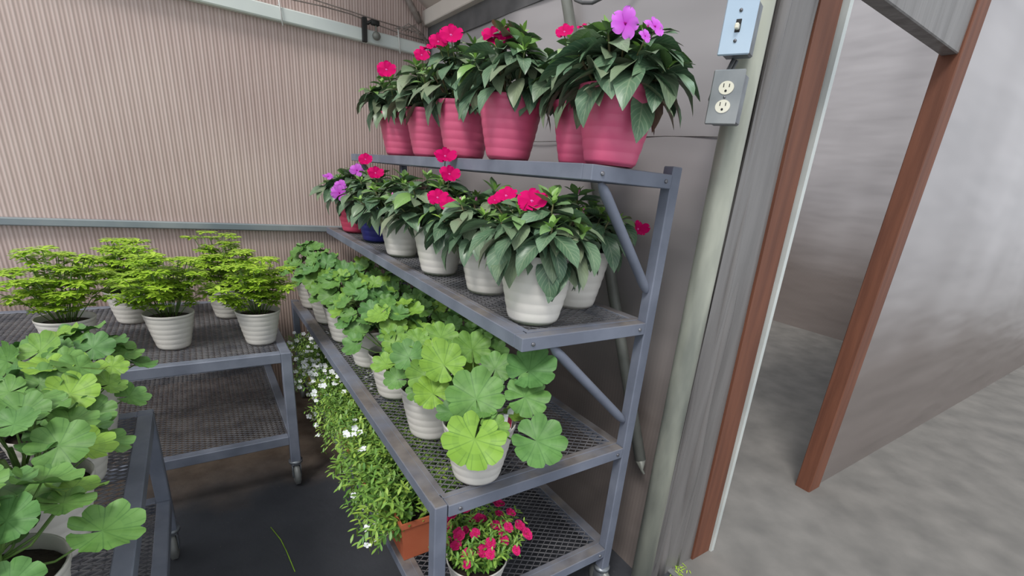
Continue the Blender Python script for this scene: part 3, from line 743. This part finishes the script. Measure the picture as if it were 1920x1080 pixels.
# ------------------------------------------------------------------ fine-leaved plants
def sprig(fol, st, base, d, Ln, nl, ll, rng, tint, droop=1.0, w=.30):
    p = Vector(base); pts = [p.copy()]; d = Vector(d).normalized(); az0 = rng.uniform(0, 6); seg = Ln / nl
    for i in range(nl):
        d = (d + Vector((0, 0, -droop * .12 * i / nl * 2))).normalized(); p = p + d * seg; pts.append(p.copy())
        for k in range(2):
            az = az0 + i * 1.9 + k * PI + rng.uniform(-.3, .3)
            side = d.orthogonal().normalized(); v = side * math.cos(az) + d.cross(side) * math.sin(az)
            v = (v + d * .7 + Vector((0, 0, .15))).normalized()
            a = math.atan2(v.y, v.x); e = math.asin(max(-1, min(1, v.z))); l = ll * rng.uniform(.7, 1.2) * (1 - .35 * i / nl)
            small_leaf(fol, p, a, e, l, l * w, .5, min(1, tint + .5 * i / nl * rng.random()))
    st.tube(pts[::2] if len(pts) > 5 else pts, .0011, 5)
    return p, d
def small_leaf(mb, p, az, el, Ln, Wd, droop, tint):
    d0 = Vector((math.cos(az), math.sin(az), 0)); side = Vector((-math.sin(az), math.cos(az), 0)); p = Vector(p); vs = []; uv = []; last = 0
    for t, w_ in ((0, .15), (.3, .8), (.6, 1.0), (.85, .6), (1, .05)):
        e = el - droop * t; p = p + (d0 * math.cos(e) + Vector((0, 0, 1)) * math.sin(e)) * ((t - last) * Ln); last = t
        for u in (-1, 0, 1): vs.append(p + side * (u * w_ * Wd / 2) + Vector((0, 0, abs(u) * Wd * .1))); uv.append((.5 + u / 2, t))
    mb.add(vs, [(i * 3 + k, i * 3 + k + 1, i * 3 + k + 4, i * 3 + k + 3) for i in range(4) for k in range(2)], uv, (tint, 0))
def box_planter(x0, x1, y0, y1, label, seed, nspr, ht, fronty, nfl, flr, trail, group, dense=1.0, ll=.026):
    rng = random.Random(seed); cx, cy = (x0 + x1) / 2, (y0 + y1) / 2; hx, hy = (x1 - x0) / 2, (y1 - y0) / 2; h = .165
    t = empty('window_box', (cx, cy, ZS4), label, 'planter', group)
    m = MB(); tp = .86
    def ring(s, z): return [(-hx * s, -hy * (1 - (1 - s) * .4), z), (hx * s, -hy * (1 - (1 - s) * .4), z), (hx * s, hy * (1 - (1 - s) * .4), z), (-hx * s, hy * (1 - (1 - s) * .4), z)]
    rs = [ring(tp, 0), ring(.97, h - .022), ring(1.02, h - .02), ring(1.02, h), ring(.96, h), ring(.93, h - .03)]
    vs = [p for r in rs for p in r]; fs = [(3, 2, 1, 0)]
    for i in range(len(rs) - 1):
        for k in range(4): a = i * 4 + k; b = i * 4 + (k + 1) % 4; fs.append((a, b, b + 4, a + 4))
    m.add(vs, fs); m.build('box', M['terra'], t)
    MB().box((-hx * .94, -hy * .97, h - .05), (hx * .94, hy * .97, h - .022)).build('soil', M['soil'], t)
    fol = MB(); st = MB(); tips = []
    for i in range(nspr):
        bx = rng.uniform(-hx, hx) * .85; by = rng.uniform(-hy, hy) * .93
        o = bx / hx
        tr = rng.random() < trail
        if tr: d = Vector((-1.1, rng.uniform(-.6, .3), rng.uniform(.1, .7))); bx = -abs(bx); L_ = rng.uniform(.10, .18); dr = 2.6
        else: d = Vector((o * .55 + rng.uniform(-.3, .3) - .12, (by / hy) * .3 + rng.uniform(-.35, .35), 1)); L_ = ht * rng.uniform(.7, 1.1); dr = .8
        p, dd = sprig(fol, st, (bx, by, h - .03), d, L_, max(5, int(L_ / (ll * .5))), ll, rng, rng.choice((0, .1, .25, .6)), dr)
        tips.append((p, dd))
    fol.build('foliage', M['fine'], t, True); st.build('stem', M['stem'], t, True)
    rng.shuffle(tips); c = 0
    tips = sorted(tips, key=lambda q: flr(q[0], rng))
    for p, dd in tips[:nfl]:
        wp = p + Vector((cx, cy, ZS4)); n = (CAMP - wp).normalized() * .6 + Vector((0, 0, .5)) + Vector((rng.uniform(-.5, .5), rng.uniform(-.5, .5), rng.uniform(-.2, .3)))
        flower(t, p + dd * .006 + Vector((0, 0, .004)), n, rng.uniform(.020, .030), 'whitefl')
GB = 'terracotta window boxes on the bottom shelf'
box_planter(-.672, -.49, .285, .84, 'terracotta window box of leafy green trailing plants, nearest on the bottom shelf', 5, 250, .19, 0, 16, lambda p, r: r.random() - (.5 if p.x < -.08 else 0), .22, GB, ll=.042)
box_planter(-.672, -.49, .90, 1.46, 'terracotta window box of white-flowered plants, farther on the bottom shelf', 6, 300, .19, 0, 95, lambda p, r: r.random() * .6 - p.y, .14, GB, ll=.03)
box_planter(-.672, -.49, 1.50, 2.02, 'far terracotta window box covered in white flowers at the dark end', 7, 260, .17, 0, 95, lambda p, r: r.random(), .10, GB, ll=.028)
# pink double flowers in a white pot
def calibrachoa(loc, seed):
    rng = random.Random(seed); t = empty('potted_calibrachoa', loc, 'small magenta double flowers in a white pot at the near end of the bottom shelf', 'potted plant')
    pot(t, 'white_pot', .93, .86); fol = MB(); st = MB(); z0 = .135; tips = []
    for i in range(150):
        a = rng.uniform(0, 2 * PI); q = math.sqrt(rng.random()); d = Vector((math.cos(a) * q * .62, math.sin(a) * q * .62, 1.0))
        p, dd = sprig(fol, st, (.06 * q * math.cos(a), .06 * q * math.sin(a), z0), d, rng.uniform(.09, .15), 7, .030, rng, rng.choice((0, .1, .35)), .6, .32); tips.append((p, dd))
    fol.build('foliage', M['fine'], t, True); st.build('stem', M['stem'], t, True)
    for p, dd in tips[:34]: flower(t, p + dd * .004, dd + (CAMP - p - Vector(loc)).normalized() * .5, rng.uniform(.028, .040), 'rose')
calibrachoa((-.505, .075, ZS4), 3)
# feathery plants on the far bench
def feathery(loc, seed, label, ht=.3, spread=.16, n=26):
    rng = random.Random(seed); t = empty('potted_feathery_plant', loc, label, 'potted plant', 'feathery plants on the far bench')
    pot(t, 'white_pot', .85); fol = MB(); st = MB(); z0 = .13
    for i in range(n):
        a = i * 2.4 + rng.uniform(-.3, .3); q = math.sqrt((i + .5) / n); tip = Vector((spread * q * math.cos(a), spread * q * math.sin(a), z0 + ht * (1 - .45 * q * q) * rng.uniform(.55, 1.05)))
        b = Vector((tip.x * .2, tip.y * .2, z0)); mid = b.lerp(tip, .5) + Vector((0, 0, .02)); st.tube([b, mid, tip], .0016, 5)
        for s, rr in ((1.0, .046), (.78, .04), (.58, .038), (.4, .03)):
            c = b.lerp(tip, s) + Vector((rng.uniform(-.02, .02), rng.uniform(-.02, .02), .005))
            for k in range(11):
                az = 2 * PI * k / 11 + rng.uniform(-.15, .15); l = rr * rng.uniform(.75, 1.15)
                small_leaf(fol, c, az, rng.uniform(.0, .55), l, l * .36, .6, rng.random() * .6)
                m_ = c + Vector((math.cos(az), math.sin(az), .2)) * l * .5
                for sg in (-.7, .7): small_leaf(fol, m_, az + sg, .2, l * .5, l * .22, .4, rng.random() * .6)
    fol.build('foliage', M['fern'], t, True); st.build('stem', M['stem'], t, True)
    return t
for i, (x, y, lab) in enumerate(((-.925, 1.40, 'feathery yellow-green plant at the near right corner of the far bench'), (-1.24, 1.45, 'feathery yellow-green plant left of the corner one on the far bench'), (-1.55, 1.46, 'feathery yellow-green plant at the left of the far bench'),
                                   (-1.02, 1.86, 'feathery yellow-green plant behind the corner one on the far bench'), (-1.4, 1.88, 'feathery yellow-green plant in the back row left on the far bench'))):
    feathery((x, y, .68), 90 + i, lab)
# weed sprouting at the base of the post, debris straws
mb = MB(); rg = random.Random(9)
for i in range(26):
    a = rg.uniform(0, 6); small_leaf(mb, (.375 + rg.uniform(-.03, .05), -.09 + rg.uniform(-.03, .03), .006), a, rg.uniform(.05, .6), rg.uniform(.02, .05), .004, .6, rg.random())
tag(mb.build('weed', M['fern'], smooth=True), 'small yellowish weed at the foot of the wrapped film', 'weed')
mb = MB(); mb.tube([(-1.0, .96, .004), (-.975, .86, .005), (-.965, .78, .004), (-.955, .66, .004)], .0018, 6)
tag(mb.build('straw', M['fern'], smooth=True), 'yellow straw lying on the dark ground cloth', 'straw')
